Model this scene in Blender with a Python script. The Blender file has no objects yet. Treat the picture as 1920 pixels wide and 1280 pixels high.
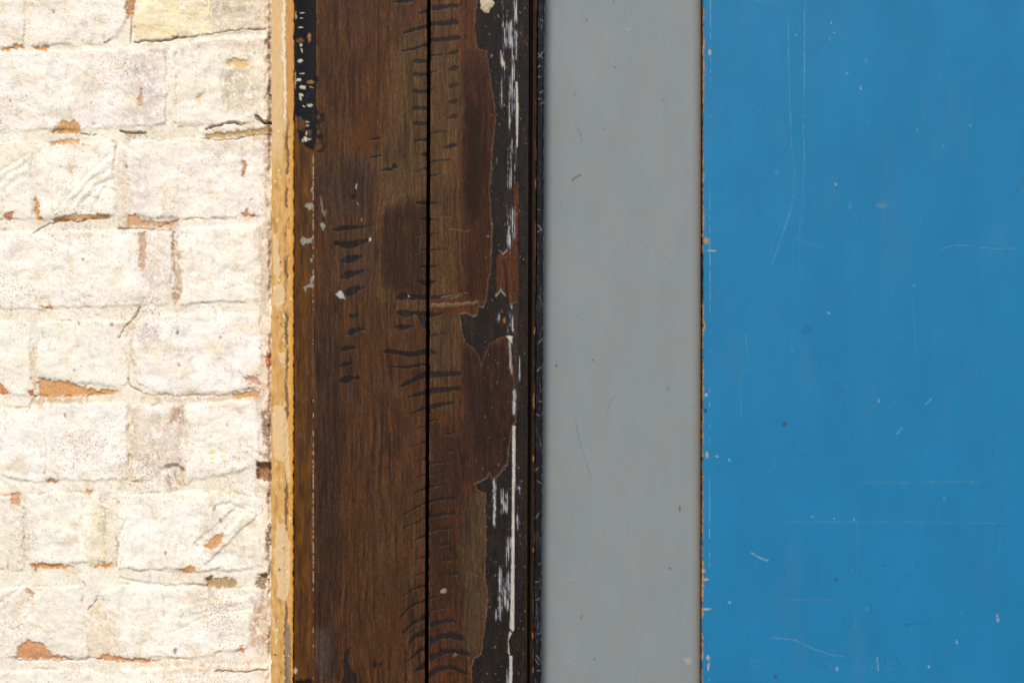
import bpy, math
import numpy as np

sc = bpy.context.scene
S = 0.00045            # metres per photo pixel on the wall plane
DIST = 1.6             # camera distance to the wall plane
ZC = 1.35              # height of the camera above the ground

# ------------------------------------------------------------------ camera
cam = bpy.data.cameras.new('camera')
camo = bpy.data.objects.new('camera', cam)
sc.collection.objects.link(camo)
camo.location = (0, -DIST, ZC)
camo.rotation_euler = (math.radians(90), 0, 0)
cam.sensor_width = 36
cam.lens = 36 * DIST / (1920 * S)
cam.clip_start = 0.05
cam.clip_end = 500
sc.camera = camo

# ------------------------------------------------------------------ light
EL, AZ = math.radians(43), math.radians(-13)      # sun to the upper left, in front of the wall
w = bpy.data.worlds.new('World'); sc.world = w; w.use_nodes = True
nt = w.node_tree
bg = nt.nodes['Background']
sky = nt.nodes.new('ShaderNodeTexSky'); sky.sky_type = 'NISHITA'; sky.sun_disc = False
sky.sun_elevation = EL
sky.sun_rotation = math.pi + AZ * -1
nt.links.new(sky.outputs[0], bg.inputs[0]); bg.inputs[1].default_value = 0.11
sl = bpy.data.lights.new('sun', 'SUN'); sl.energy = 3.3; sl.angle = math.radians(18)
sl.color = (1, 0.95, 0.87)
so = bpy.data.objects.new('sun', sl); sc.collection.objects.link(so)
from mathutils import Vector
sd = Vector((math.sin(AZ) * math.cos(EL), -math.cos(AZ) * math.cos(EL), math.sin(EL)))   # towards the sun
so.rotation_euler = sd.to_track_quat('Z', 'Y').to_euler()
so.location = (-2, -4, 5)
sc.view_settings.view_transform = 'Standard'
sc.view_settings.look = 'None'
sc.view_settings.exposure = 0.0
sc.view_settings.gamma = 1
sc.render.resolution_x = 1024; sc.render.resolution_y = 682

# ------------------------------------------------------------------ noise
rng = np.random.RandomState(7)
_P = rng.permutation(256); _P = np.concatenate([_P, _P, _P])
_G = rng.uniform(0, 2 * np.pi, 256); _GX = np.cos(_G); _GY = np.sin(_G)
def pn(x, y, seed=0):
    x = x + seed * 37.17; y = y + seed * 17.93
    xi = np.floor(x).astype(np.int64); yi = np.floor(y).astype(np.int64)
    fx = x - xi; fy = y - yi; xi &= 255; yi &= 255
    u = fx * fx * fx * (fx * (fx * 6 - 15) + 10); v = fy * fy * fy * (fy * (fy * 6 - 15) + 10)
    def g(ax, ay, dx, dy):
        h = _P[_P[(ax) & 255] + ((ay) & 255)]
        return _GX[h] * dx + _GY[h] * dy
    a = g(xi, yi, fx, fy); b = g(xi + 1, yi, fx - 1, fy)
    c = g(xi, yi + 1, fx, fy - 1); d = g(xi + 1, yi + 1, fx - 1, fy - 1)
    return ((a + u * (b - a)) + v * ((c + u * (d - c)) - (a + u * (b - a)))) * 1.5
def fbm(x, y, o=4, seed=0, g=0.5):
    r = 0; a = 1; t = 0
    for i in range(o):
        r = r + a * pn(x, y, seed + i * 3); t += a; a *= g; x = x * 2.03; y = y * 2.03
    return r / t
def ss(a, b, x):
    t = np.clip((x - a) / (b - a), 0, 1); return t * t * (3 - 2 * t)
def mix(a, b, t):
    return a + (b - a) * t[..., None]
LK = 1.0
def lin(r, g, b, k=1.0):
    k = k * LK
    c = np.array([r, g, b], float) / 255
    return np.where(c <= 0.04045, c / 12.92, ((c + 0.055) / 1.055) ** 2.4) * k * LTINT
LTINT = np.array([1.0, 1.0, 1.0])

# ------------------------------------------------------------------ painting helpers (all in photo-pixel units on a surface)
class Canvas:
    def __init__(self, X, Y, warp=1.5, wscale=9, seed=0):
        self.X, self.Y = X, Y
        self.WX = X + warp * fbm(X / wscale, Y / wscale, 3, seed + 50, .6) * 1.6
        self.WY = Y + warp * fbm(X / wscale, Y / wscale, 3, seed + 71, .6) * 1.6
        self.rows = Y[:, 0]; self.cols = X[0]
    def win(self, x0, y0, x1, y1, m=12):
        r = np.where((self.rows >= y0 - m) & (self.rows <= y1 + m))[0]
        c = np.where((self.cols >= x0 - m) & (self.cols <= x1 + m))[0]
        if len(r) == 0 or len(c) == 0: return None
        return slice(r[0], r[-1] + 1), slice(c[0], c[-1] + 1)
    def poly_sd(self, pts, m=12):
        p = np.array(pts, float)
        wnd = self.win(p[:, 0].min(), p[:, 1].min(), p[:, 0].max(), p[:, 1].max(), m)
        if wnd is None: return None, None
        x = self.WX[wnd]; y = self.WY[wnd]
        d = np.full(x.shape, 1e9); ins = np.zeros(x.shape, bool)
        n = len(p)
        for i in range(n):
            ax, ay = p[i]; bx, by = p[(i + 1) % n]
            ex, ey = bx - ax, by - ay
            t = np.clip(((x - ax) * ex + (y - ay) * ey) / (ex * ex + ey * ey + 1e-9), 0, 1)
            d = np.minimum(d, (x - ax - t * ex) ** 2 + (y - ay - t * ey) ** 2)
            if ay != by:
                ins ^= ((ay > y) != (by > y)) & (x < ex * (y - ay) / ey + ax)
        d = np.sqrt(d)
        return wnd, np.where(ins, -d, d)
    def poly(self, pts, soft=1.2, grow=0, m=14):
        M = np.zeros(self.X.shape)
        wnd, d = self.poly_sd(pts, m)
        if wnd is not None: M[wnd] = ss(soft, -soft, d - grow)
        return M
    def stroke(self, pts, w0, w1=None, soft=0.9, M=None, leaf=False):
        # tapering stroke: a polyline swept by half widths w0 -> w1
        if w1 is None: w1 = w0
        if M is None: M = np.zeros(self.X.shape)
        p = np.array(pts, float)
        wnd = self.win(p[:, 0].min(), p[:, 1].min(), p[:, 0].max(), p[:, 1].max(), max(w0, w1) * 1.6 + 6)
        if wnd is None: return M
        x = self.WX[wnd]; y = self.WY[wnd]; L = np.concatenate([[0], np.cumsum(np.hypot(*np.diff(p, axis=0).T))]); T = L[-1] + 1e-9
        best = np.full(x.shape, -1e9)
        for i in range(len(p) - 1):
            ax, ay = p[i]; ex, ey = p[i + 1] - p[i]
            t = np.clip(((x - ax) * ex + (y - ay) * ey) / (ex * ex + ey * ey + 1e-9), 0, 1)
            s = (L[i] + t * (L[i + 1] - L[i])) / T
            hw = w0 + (w1 - w0) * s
            if leaf: hw = hw * (.45 + .95 * np.sin(np.pi * np.clip(s, 0, 1)) ** .7) * 1.08
            best = np.maximum(best, hw - np.hypot(x - ax - t * ex, y - ay - t * ey))
        M[wnd] = np.maximum(M[wnd], ss(-soft, soft, best)); return M
    def ell(self, cx, cy, rx, ry, soft=0.35, M=None):
        if M is None: M = np.zeros(self.X.shape)
        wnd = self.win(cx - rx, cy - ry, cx + rx, cy + ry, 6)
        if wnd is None: return M
        d = np.hypot((self.WX[wnd] - cx) / rx, (self.WY[wnd] - cy) / ry)
        M[wnd] = np.maximum(M[wnd], ss(1 + soft, 1 - soft, d)); return M
    def box(self, x0, y0, x1, y1, sx=2, sy=4):
        return ss(x0 - sx, x0 + sx, self.WX) * ss(x1 + sx, x1 - sx, self.WX) * ss(y0 - sy, y0 + sy, self.WY) * ss(y1 + sy, y1 - sy, self.WY)

def spread(lo, hi, step, far_lo, far_hi, g=1.25, cap=11):
    a = list(np.arange(lo, hi + step * .5, step))
    x = a[0]; s = step; left = []
    while x > far_lo + 1e-6:
        s = min(s * g, cap); x = max(far_lo, x - s); left.append(x)
    x = a[-1]; s = step; right = []
    while x < far_hi - 1e-6:
        s = min(s * g, cap); x = min(far_hi, x + s); right.append(x)
    return np.array(left[::-1] + a + right)
GY = 640 + ZC / S                 # photo row of the ground
TOPY = 640 - 0.85 / S             # row where the door frame ends (2.2 m)
def rows(step=1.8, top=TOPY, bot=None):
    return spread(-70, 1350, step, top, GY - 8 if bot is None else bot)

# ------------------------------------------------------------------ building meshes
def link_mesh(name, verts, faces, mat, parent=None, smooth=True):
    me = bpy.data.meshes.new(name); me.from_pydata(verts, [], faces); me.update()
    if smooth: me.polygons.foreach_set('use_smooth', [True] * len(me.polygons))
    o = bpy.data.objects.new(name, me); sc.collection.objects.link(o)
    if mat: me.materials.append(mat)
    if parent: o.parent = parent
    return o

def slab(name, X, Y, depth, back, col, rough, mat, parent=None):
    """X, Y photo-pixel arrays (rows x cols); depth = metres towards the viewer (+) from wall plane; back = metres behind the wall plane of the rear face"""
    n, m = X.shape
    D = -depth                                        # world y
    k = (DIST + np.median(D)) / DIST                  # same scale for the whole piece: one real rigid piece
    wx = (X - 960) * S * k; wz = ZC + (640 - Y) * S * k
    V = np.stack([wx, D, wz], -1).reshape(-1, 3)
    idx = np.arange(n * m).reshape(n, m)
    F = np.stack([idx[:-1, :-1], idx[1:, :-1], idx[1:, 1:], idx[:-1, 1:]], -1).reshape(-1, 4)
    ring = np.concatenate([idx[0, :-1], idx[:-1, -1], idx[-1, :0:-1], idx[:0:-1, 0]])
    RV = V[ring].copy(); RV[:, 1] = back
    r2 = np.arange(len(ring)) + n * m
    nx = np.roll(ring, -1); nx2 = np.roll(r2, -1)
    SF = np.stack([ring, nx, nx2, r2], -1)
    nv = n * m + len(ring); quads = np.concatenate([F, SF])
    me = bpy.data.meshes.new(name)
    me.vertices.add(nv); me.vertices.foreach_set('co', np.concatenate([V, RV]).astype(np.float32).ravel())
    nl = quads.size + len(r2)
    me.loops.add(nl); me.polygons.add(len(quads) + 1)
    me.loops.foreach_set('vertex_index', np.concatenate([quads.ravel(), r2]).astype(np.int32))
    ls = np.concatenate([np.arange(len(quads)) * 4, [quads.size]]).astype(np.int32)
    me.polygons.foreach_set('loop_start', ls)
    sm = np.zeros(len(quads) + 1, bool); sm[:len(F)] = True
    me.polygons.foreach_set('use_smooth', sm)
    me.update(calc_edges=True); me.validate()
    c4 = np.ones((nv, 4), np.float32)
    c4[:n * m, :3] = np.clip(col, 0, 1).reshape(-1, 3); c4[n * m:, :3] = c4[ring, :3]
    a = me.attributes.new('tint', 'FLOAT_COLOR', 'POINT'); a.data.foreach_set('color', c4.ravel())
    r = np.zeros(nv, np.float32); r[:n * m] = (rough * np.ones(X.shape)).ravel(); r[n * m:] = r[ring]
    a = me.attributes.new('gloss', 'FLOAT', 'POINT'); a.data.foreach_set('value', r)
    o = bpy.data.objects.new(name, me); sc.collection.objects.link(o)
    me.materials.append(mat)
    if parent: o.parent = parent
    return o

def material(name, layers, spec=0.5, coat=0.0, specks=()):
    """tint attribute times fine node noise; layers = (scale xyz, detail, colour contrast, bump distance m)"""
    m = bpy.data.materials.new(name); m.use_nodes = True; t = m.node_tree; N = t.nodes; L = t.links
    b = N['Principled BSDF']; b.inputs['Specular IOR Level'].default_value = spec
    b.inputs['Coat Weight'].default_value = coat
    at = N.new('ShaderNodeAttribute'); at.attribute_name = 'tint'
    ar = N.new('ShaderNodeAttribute'); ar.attribute_name = 'gloss'
    tc = N.new('ShaderNodeTexCoord')
    colr = at.outputs['Color']; nrm = None
    for sc3, det, con, bump in layers:
        mp = N.new('ShaderNodeMapping'); mp.inputs['Scale'].default_value = sc3; L.new(tc.outputs['Object'], mp.inputs[0])
        nz = N.new('ShaderNodeTexNoise'); nz.inputs['Scale'].default_value = 1; nz.inputs['Detail'].default_value = det
        nz.inputs['Roughness'].default_value = .62
        L.new(mp.outputs[0], nz.inputs['Vector'])
        if con:
            mr = N.new('ShaderNodeMapRange'); mr.inputs['From Min'].default_value = .25; mr.inputs['From Max'].default_value = .75
            mr.inputs['To Min'].default_value = 1 - con; mr.inputs['To Max'].default_value = 1 + con
            L.new(nz.outputs[0], mr.inputs[0])
            vm = N.new('ShaderNodeVectorMath'); vm.operation = 'SCALE'; L.new(colr, vm.inputs[0]); L.new(mr.outputs[0], vm.inputs['Scale'])
            colr = vm.outputs[0]
        if bump:
            bp = N.new('ShaderNodeBump'); bp.inputs['Distance'].default_value = bump; bp.inputs['Strength'].default_value = 1
            L.new(nz.outputs[0], bp.inputs['Height'])
            if nrm: L.new(nrm, bp.inputs['Normal'])
            nrm = bp.outputs[0]
    for sc3, lo, hi, tone, amt, zone in specks:        # small flecks of another colour, thicker in some zones than in others
        mp = N.new('ShaderNodeMapping'); mp.inputs['Scale'].default_value = sc3; L.new(tc.outputs['Object'], mp.inputs[0])
        nz = N.new('ShaderNodeTexNoise'); nz.inputs['Scale'].default_value = 1; nz.inputs['Detail'].default_value = 3; nz.inputs['Roughness'].default_value = .7
        L.new(mp.outputs[0], nz.inputs['Vector'])
        zn = N.new('ShaderNodeTexNoise'); zn.inputs['Scale'].default_value = zone; zn.inputs['Detail'].default_value = 4; L.new(tc.outputs['Object'], zn.inputs['Vector'])
        ad = N.new('ShaderNodeMath'); ad.operation = 'MULTIPLY_ADD'; L.new(zn.outputs[0], ad.inputs[0]); ad.inputs[1].default_value = .55; L.new(nz.outputs[0], ad.inputs[2])
        mr = N.new('ShaderNodeMapRange'); mr.interpolation_type = 'SMOOTHSTEP'; mr.inputs['From Min'].default_value = lo; mr.inputs['From Max'].default_value = hi
        mr.inputs['To Min'].default_value = 0; mr.inputs['To Max'].default_value = amt; L.new(ad.outputs[0], mr.inputs[0])
        mx = N.new('ShaderNodeMix'); mx.data_type = 'RGBA'; L.new(mr.outputs[0], mx.inputs[0]); L.new(colr, mx.inputs[6]); mx.inputs[7].default_value = (*lin(*tone), 1)
        colr = mx.outputs[2]
    L.new(colr, b.inputs['Base Color']); L.new(ar.outputs['Fac'], b.inputs['Roughness'])
    if nrm: L.new(nrm, b.inputs['Normal'])
    return m

M_wall = material('whitewashed_masonry', [((260, 260, 260), 6, .03, .0003), ((1500, 1500, 1500), 3, .05, .00018)], spec=.2,
    specks=[((620, 620, 620), .88, 1.0, (170, 140, 112), .75, 14), ((1100, 1100, 1100), .90, 1.02, (120, 104, 96), .6, 30), ((260, 260, 160), .90, 1.02, (214, 180, 140), .55, 9)])
M_wood = material('varnished_timber', [((800, 800, 30), 5, .30, .00006), ((1500, 1500, 160), 4, .30, .00005), ((900, 900, 420), 4, .22, .00004), ((60, 60, 30), 4, .12, .0002)], spec=.15,
    specks=[((1500, 1500, 260), .98, 1.10, (150, 108, 66), .55, 20)])
M_ochre = material('ochre_paint', [((300, 300, 120), 5, .05, .0002), ((1200, 1200, 900), 3, .05, .00008)], spec=.3)
M_grey = material('grey_gloss_paint', [((700, 700, 10), 4, .012, .00005), ((25, 25, 9), 3, .02, .0003), ((1400, 1400, 1400), 2, .02, .00003)], spec=.3)
M_blue = material('blue_gloss_paint', [((650, 650, 8), 4, .018, .00005), ((14, 14, 6), 3, .035, .0003), ((1300, 1300, 1300), 2, .035, .00004)], spec=.3)

def empty(name, loc):
    o = bpy.data.objects.new(name, None); sc.collection.objects.link(o); o.location = loc
    o.empty_display_size = .1
    return o
def tag(o, label, cat, group=None):
    o['label'] = label; o['category'] = cat
    if group: o['group'] = group
    o['kind'] = 'thing'

# ================================================================== GROUND
gm = bpy.data.materials.new('paving'); gm.use_nodes = True
t = gm.node_tree; nz = t.nodes.new('ShaderNodeTexNoise'); nz.inputs['Scale'].default_value = 14; nz.inputs['Detail'].default_value = 8
cr = t.nodes.new('ShaderNodeValToRGB'); cr.color_ramp.elements[0].color = (.16, .15, .14, 1); cr.color_ramp.elements[1].color = (.32, .30, .27, 1)
t.links.new(nz.outputs[0], cr.inputs[0]); t.links.new(cr.outputs[0], t.nodes['Principled BSDF'].inputs['Base Color'])
t.nodes['Principled BSDF'].inputs['Roughness'].default_value = .9
g = link_mesh('ground', [(-60, -60, 0), (60, -60, 0), (60, 60, 0), (-60, 60, 0)], [(0, 1, 2, 3)], gm, smooth=False)
g['kind'] = 'structure'

# ================================================================== BRICK WALL
K = 0.93                                             # photo colour -> surface colour
WHITE = lin(250, 240, 226) * K
xs = spread(-60, 513, 1.6, -2300, 513, 1.15, 8); ys = spread(-60, 1345, 1.6, 640 - 1.0 / S, GY, 1.15, 8)
X, Y = np.meshgrid(xs, ys)
c = Canvas(X, Y, warp=4.5, wscale=34, seed=1)
c.WX = c.WX + 1.6 * fbm(X / 6, Y / 6, 3, 90); c.WY = c.WY + 1.6 * fbm(X / 6, Y / 6, 3, 95)
bricks = [  # polygon, height mm, whiteness tint
 ([(-70,-60),(44,-60),(46,40),(42,88),(-70,92)], 3.0, (246,236,226)),
 ([(52,-60),(236,-60),(236,30),(222,70),(190,82),(60,86)], 3.0, (248,238,226)),
 ([(250,-60),(500,-60),(500,52),(380,68),(250,77)], 4.6, (244,226,190)),
 ([(-70,100),(120,96),(308,88),(313,160),(308,232),(160,242),(-70,248)], 3.4, (247,238,228)),
 ([(333,84),(420,72),(499,70),(499,226),(400,234),(332,236)], 3.6, (246,236,220)),
 ([(-70,268),(40,266),(57,280),(58,408),(-70,416)], 3.0, (248,238,224)),
 ([(72,272),(150,264),(216,268),(212,330),(219,402),(150,410),(70,412)], 3.4, (250,242,228)),
 ([(242,266),(360,262),(500,258),(500,402),(420,408),(300,410),(250,400),(240,330)], 3.4, (248,238,226)),
 ([(-70,436),(100,432),(250,432),(324,434),(322,500),(314,572),(200,574),(50,578),(-70,580)], 3.2, (250,242,230)),
 ([(341,432),(400,426),(488,424),(490,480),(488,560),(400,566),(341,570)], 3.6, (252,243,230)),
 ([(-70,600),(40,600),(58,612),(56,700),(48,738),(-70,738)], 3.0, (248,240,226)),
 ([(68,606),(150,600),(240,604),(246,660),(236,722),(180,722),(120,712),(68,708)], 3.0, (247,239,226)),
 ([(252,612),(270,592),(380,586),(488,592),(492,680),(486,726),(400,738),(300,738),(262,722),(250,690)], 3.6, (250,241,232)),
 ([(-70,768),(30,764),(160,756),(238,756),(240,840),(236,898),(140,902),(40,900),(6,890),(-70,896)], 3.4, (250,242,232)),
 ([(248,760),(300,758),(334,762),(336,870),(300,880),(280,900),(248,902)], 2.8, (246,236,224)),
 ([(348,762),(420,752),(480,754),(486,800),(484,860),(450,884),(352,900)], 3.4, (250,242,230)),
 ([(-70,930),(30,928),(42,940),(42,1066),(-70,1070)], 2.6, (246,238,224)),
 ([(54,930),(100,924),(182,926),(198,960),(196,1052),(140,1056),(56,1060)], 3.4, (247,240,226)),
 ([(222,928),(300,924),(420,920),(488,940),(498,1000),(494,1060),(420,1068),(340,1070),(222,1064)], 3.4, (250,242,230)),
 ([(-70,1110),(60,1100),(150,1100),(160,1170),(164,1232),(80,1230),(-70,1236)], 3.2, (246,238,224)),
 ([(190,1112),(230,1096),(380,1100),(494,1106),(482,1160),(462,1215),(360,1232),(230,1232),(206,1180)], 3.4, (249,241,228)),
 ([(-70,1262),(140,1254),(196,1264),(200,1400),(-70,1400)], 3.0, (247,238,224)),
 ([(230,1258),(400,1246),(500,1250),(502,1400),(228,1400)], 3.4, (249,240,226)),
]
# ordinary courses beyond the picture
rb = np.random.RandomState(3)
for r in range(-22, 20):
    y0 = 100 + 165 * (r); y1 = y0 + 142
    if y1 < ys[0] or y0 > ys[-1]: continue
    x = 520 - (0 if r % 2 else 130)
    while x > -2350:
        wd = 255 + rb.uniform(-8, 8); a = x - wd
        inside = (y1 > -90 and y0 < 1360)
        if not (inside and a > -110) and not (y0 > 1360 - 90 and y0 < 1400) and not (y1 < -10 and y1 > -62):
            j = rb.uniform(-5, 5, 8)
            q = [(a + j[0], y0 + j[1]), (x - 22 + j[2], y0 + j[3]), (x - 22 + j[4], y1 + j[5]), (a + j[6], y1 + j[7])]
            if inside: q = [(min(px, -75), py) for px, py in q]
            if q[1][0] - q[0][0] > 20: bricks.append((q, rb.uniform(2.6, 3.8), (248, 239, 226)))
        x -= wd
H = np.zeros(X.shape); col = np.ones(X.shape + (3,)) * lin(240, 230, 211) * K
core = np.zeros(X.shape)                             # 1 on the bricks, 0 on the joints
edge = np.full(X.shape, 99.)
for pts, hh, tc3 in bricks:
    wnd, d = c.poly_sd(pts, 26)
    if wnd is None: continue
    e = ss(4, -4, d) * .85 + ss(0, -30, d) * .15
    H[wnd] = np.maximum(H[wnd], e * hh * .36)
    mcol = ss(4, -4, d); core[wnd] = np.maximum(core[wnd], mcol)
    col[wnd] = mix(col[wnd], lin(*tc3) * K, mcol)
    edge[wnd] = np.where(np.abs(d) < np.abs(edge[wnd]), d, edge[wnd])
smr = ss(-.16, .14, fbm(X / 45, Y / 45, 4, 441)) * .85; col = mix(col, lin(249, 240, 225) * K, smr * (1 - core))
n1 = fbm(X / 70, Y / 70, 4, 4); n2 = fbm(X / 16, Y / 16, 4, 8, .6); n3 = fbm(X / 5, Y / 5, 3, 12, .65); n4 = fbm(X / 2.6, Y / 2.6, 2, 15, .7)
nv = fbm(X / 9, Y / 34, 4, 21, .6)
Zn = .3 + .7 * ss(-150, -60, X) * ss(-150, -60, Y) * ss(1435, 1345, Y); n3 = n3 * Zn; n4 = n4 * Zn; nv = nv * Zn    # fine grain only where the mesh carries it
H *= np.clip(.75 + 1.5 * fbm(X / 48, Y / 40, 3, 305), .15, 1.3)
H += n1 * .4 + n2 * (.05 + .28 * (1 - core)) + n3 * (.05 + .16 * (1 - core)) + n4 * (.07 + .10 * (1 - core))
H -= ss(.3, .6, n2) * (1 - core) * .7
H -= 0.3 * (1 - core)
# stroked marks on the bricks: trowel grooves, ridges, cracks
def relief(pts, w0, w1, mm):
    global H; H += c.stroke(pts, w0, w1, soft=3) * mm * .6
for i in range(7): relief([(100 + i * 13, 400 - i * 3), (150 + i * 9, 340 + i * 1), (205 + i * 2, 290 + i * 12)], 1.5, 3, .8 if i % 2 else -.8)
for i in range(6): relief([(-20 + 5 * i, 330 + i * 9), (20, 310 + i * 9), (50, 290 + i * 9)], 2, 2, .7 if i % 2 else -.7)
relief([(385, 1050), (430, 1005), (470, 962)], 5, 9, 2.4)
relief([(372, 1020), (410, 985), (440, 958)], 8, 4, -1.8)
relief([(398, 950), (430, 942), (480, 965)], 3, 3, -1.6)
relief([(225, 1082), (270, 1096), (340, 1100), (385, 1100)], 3, 4, -2.0)
relief([(216, 940), (240, 975), (222, 1000), (216, 1060)], 3, 2, -1.6)
relief([(340, 1145), (420, 1130), (480, 1120)], 9, 3, .9)
relief([(320, 1185), (400, 1150), (470, 1140)], 2, 2, -.9)
relief([(-10, 1135), (25, 1115), (45, 1095)], 3, 3, -1.2)
relief([(326, 95), (322, 150), (326, 225)], 6, 5, 2.2)
relief([(315, 90), (312, 150), (312, 228)], 1.5, 1.5, -2)
relief([(120, 870), (90, 800), (60, 780)], 1, 1, -.3)
def crack(pts, w, mm=3.0, dark=.8, tone=(84, 66, 50)):
    global H, col
    M = c.stroke(pts, w * .75, w * .4, soft=1.0); H -= M * mm * .6; col = mix(col, lin(*tone), M * dark)
crack([(243, 78), (243, 60), (248, 30), (252, -10)], 1.8, 3)
crack([(252, 78), (300, 76), (330, 72), (380, 66), (430, 58), (500, 52)], 2.0, 3)
crack([(150, 249), (180, 251)], 1.6, 4)
crack([(225, 247), (245, 252), (275, 248)], 3.2, 5, .7)  # shadow under the brick edge, painted dark along a cut groove
crack([(385, 242), (420, 232), (455, 234)], 2.6, 4)
crack([(480, 218), (495, 228), (508, 230)], 3.4, 6)
crack([(382, 262), (430, 260), (508, 253)], 1.8, 4, .7)
crack([(60, 436), (90, 420), (130, 414), (205, 410)], 2.0, 3, .7, (110, 100, 80))
crack([(222, 430), (280, 428), (320, 420), (336, 412)], 1.5, 3)
crack([(45, 92), (46, 60), (44, 20)], 1.0, 1.6, .45)
crack([(258, 578), (250, 600), (235, 615), (222, 632)], 2.2, 3, .75, (110, 98, 84))
crack([(250, 605), (249, 650), (250, 690)], 1.3, 2, .5)
crack([(237, 712), (250, 728), (266, 740)], 2.2, 4, .7)
crack([(55, 765), (62, 745), (75, 742), (150, 744), (220, 735)], 1.2, 3, .6)
crack([(325, 435), (330, 500), (328, 560)], 2.5, 2.5, .5, (140, 112, 86))
crack([(262, 905), (248, 905)], 1, 2)
crack([(85, 900), (85, 840), (80, 790)], .7, .8, .5, (120, 100, 90))
crack([(297, 430), (296, 500), (297, 570)], .7, .8, .4, (150, 120, 95))
crack([(98, 440), (100, 500), (96, 575)], .7, .6, .35, (190, 150, 110))
crack([(50, 1100), (52, 1130), (56, 1115)], 1.2, 1, .3)
crack([(155, 1090), (158, 1102)], 2, 3, .6)
crack([(163, 1142), (172, 1135), (182, 1118)], 1.6, 3, .7)
crack([(218, 1005), (220, 1060)], 1.2, 2, .6)
crack([(47, 935), (46, 1000), (52, 1050)], 1.0, 1.6, .5, (150, 120, 80))
crack([(30, 1236), (100, 1237), (190, 1236), (300, 1240)], 1.2, 2.5, .5)
crack([(405, 1258), (430, 1258), (500, 1258)], 2.0, 4, .7)
crack([(270, 740), (330, 742), (400, 742), (470, 736)], 1.2, 2.2, .45, (150, 115, 85))
# warm dusty joint shoulders, greyer plaster, and painted crevice shade
J = lambda box, tone, amt, s=10: (c.box(*box, sx=s, sy=s) * amt, tone)
stains_and_shade = [
 ((395,-20,492,58), (208,192,176), .75, 5), ((256,-20,395,66), (249,228,184), .85, 5), ((240,92,306,236), (206,190,180), .6, 16),
 ((415,118,486,205), (196,180,152), .75, 9), ((330,72,500,92), (214,192,168), .6, 4), ((222,405,335,428), (200,170,146), .75, 3),
 ((218,290,240,420), (212,190,164), .65, 6), ((246,300,285,400), (220,204,200), .6, 12), ((410,262,500,290), (212,196,184), .55, 6),
 ((262,436,326,568), (222,202,192), .55, 10), ((326,434,338,572), (178,146,112), .85, 2.5), ((480,420,508,600), (206,186,162), .7, 5),
 ((490,600,508,780), (214,180,150), .6, 4), ((262,605,300,650), (208,192,182), .6, 10), ((300,645,400,664), (208,186,164), .5, 6),
 ((66,742,170,758), (210,180,145), .8, 3), ((256,738,490,752), (206,176,146), .65, 4), ((240,760,262,860), (196,158,130), .6, 5),
 ((262,772,345,880), (212,190,172), .6, 10), ((318,762,345,790), (176,140,108), .7, 4), ((312,872,346,916), (160,128,100), .9, 5),
 ((165,935,200,1062), (240,222,176), .75, 7), ((186,930,202,1000), (200,184,160), .7, 4), ((165,1130,190,1235), (226,196,150), .7, 5),
 ((188,1150,225,1230), (222,190,160), .6, 7), ((470,1120,512,1220), (196,160,128), .75, 8), ((380,960,440,1010), (214,204,182), .6, 10),
 ((430,1000,495,1060), (222,210,188), .6, 12), ((490,760,508,865), (150,126,100), .8, 3), ((484,905,508,930), (170,144,112), .6, 4),
 ((-60,1100,170,1240), (232,222,206), .5, 20), ((60,560,245,605), (236,225,205), .5, 10), ((350,1095,400,1135), (206,188,170), .6, 8),
 ((230,246,275,262), (176,154,126), .7, 3), ((385,240,508,260), (186,158,116), .85, 3), ((275,235,372,262), (220,204,180), .6, 4),  # first box paints the shadow under the brick edge
 ((0,925,60,1060), (226,214,194), .55, 10), ((205,560,260,760), (238,228,208), .5, 8), ((56,650,66,735), (206,172,132), .75, 3),
 ((380,880,450,925), (232,218,190), .5, 8), ((499,60,510,240), (120,96,76), .8, 3), ((500,925,510,1065), (110,84,60), .8, 2), ((494,240,510,480), (178,152,124), .6, 4), ((140,130,190,200), (222,206,182), .5, 14),  # strips beside the timber: dark mortar with the crevice shade painted in
 ((350,500,420,560), (238,222,204), .4, 10), ((300,1240,500,1262), (218,188,156), .6, 6), ((-20,262,60,300), (238,222,200), .5, 8),
]
c2 = Canvas(X, Y, 11, 30, 201)
for bx, tone, amt, s in stains_and_shade:
    m_ = c2.box(*bx, sx=s * 1.3, sy=s * 1.3)
    m_ = m_ * ss(-.42, .12, n2 + .7 * n3 + .5 * nv + .3 * n4) * min(1, amt * 1.25)
    col = mix(col, lin(*tone) * .95, np.clip(m_, 0, 1))
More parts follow.
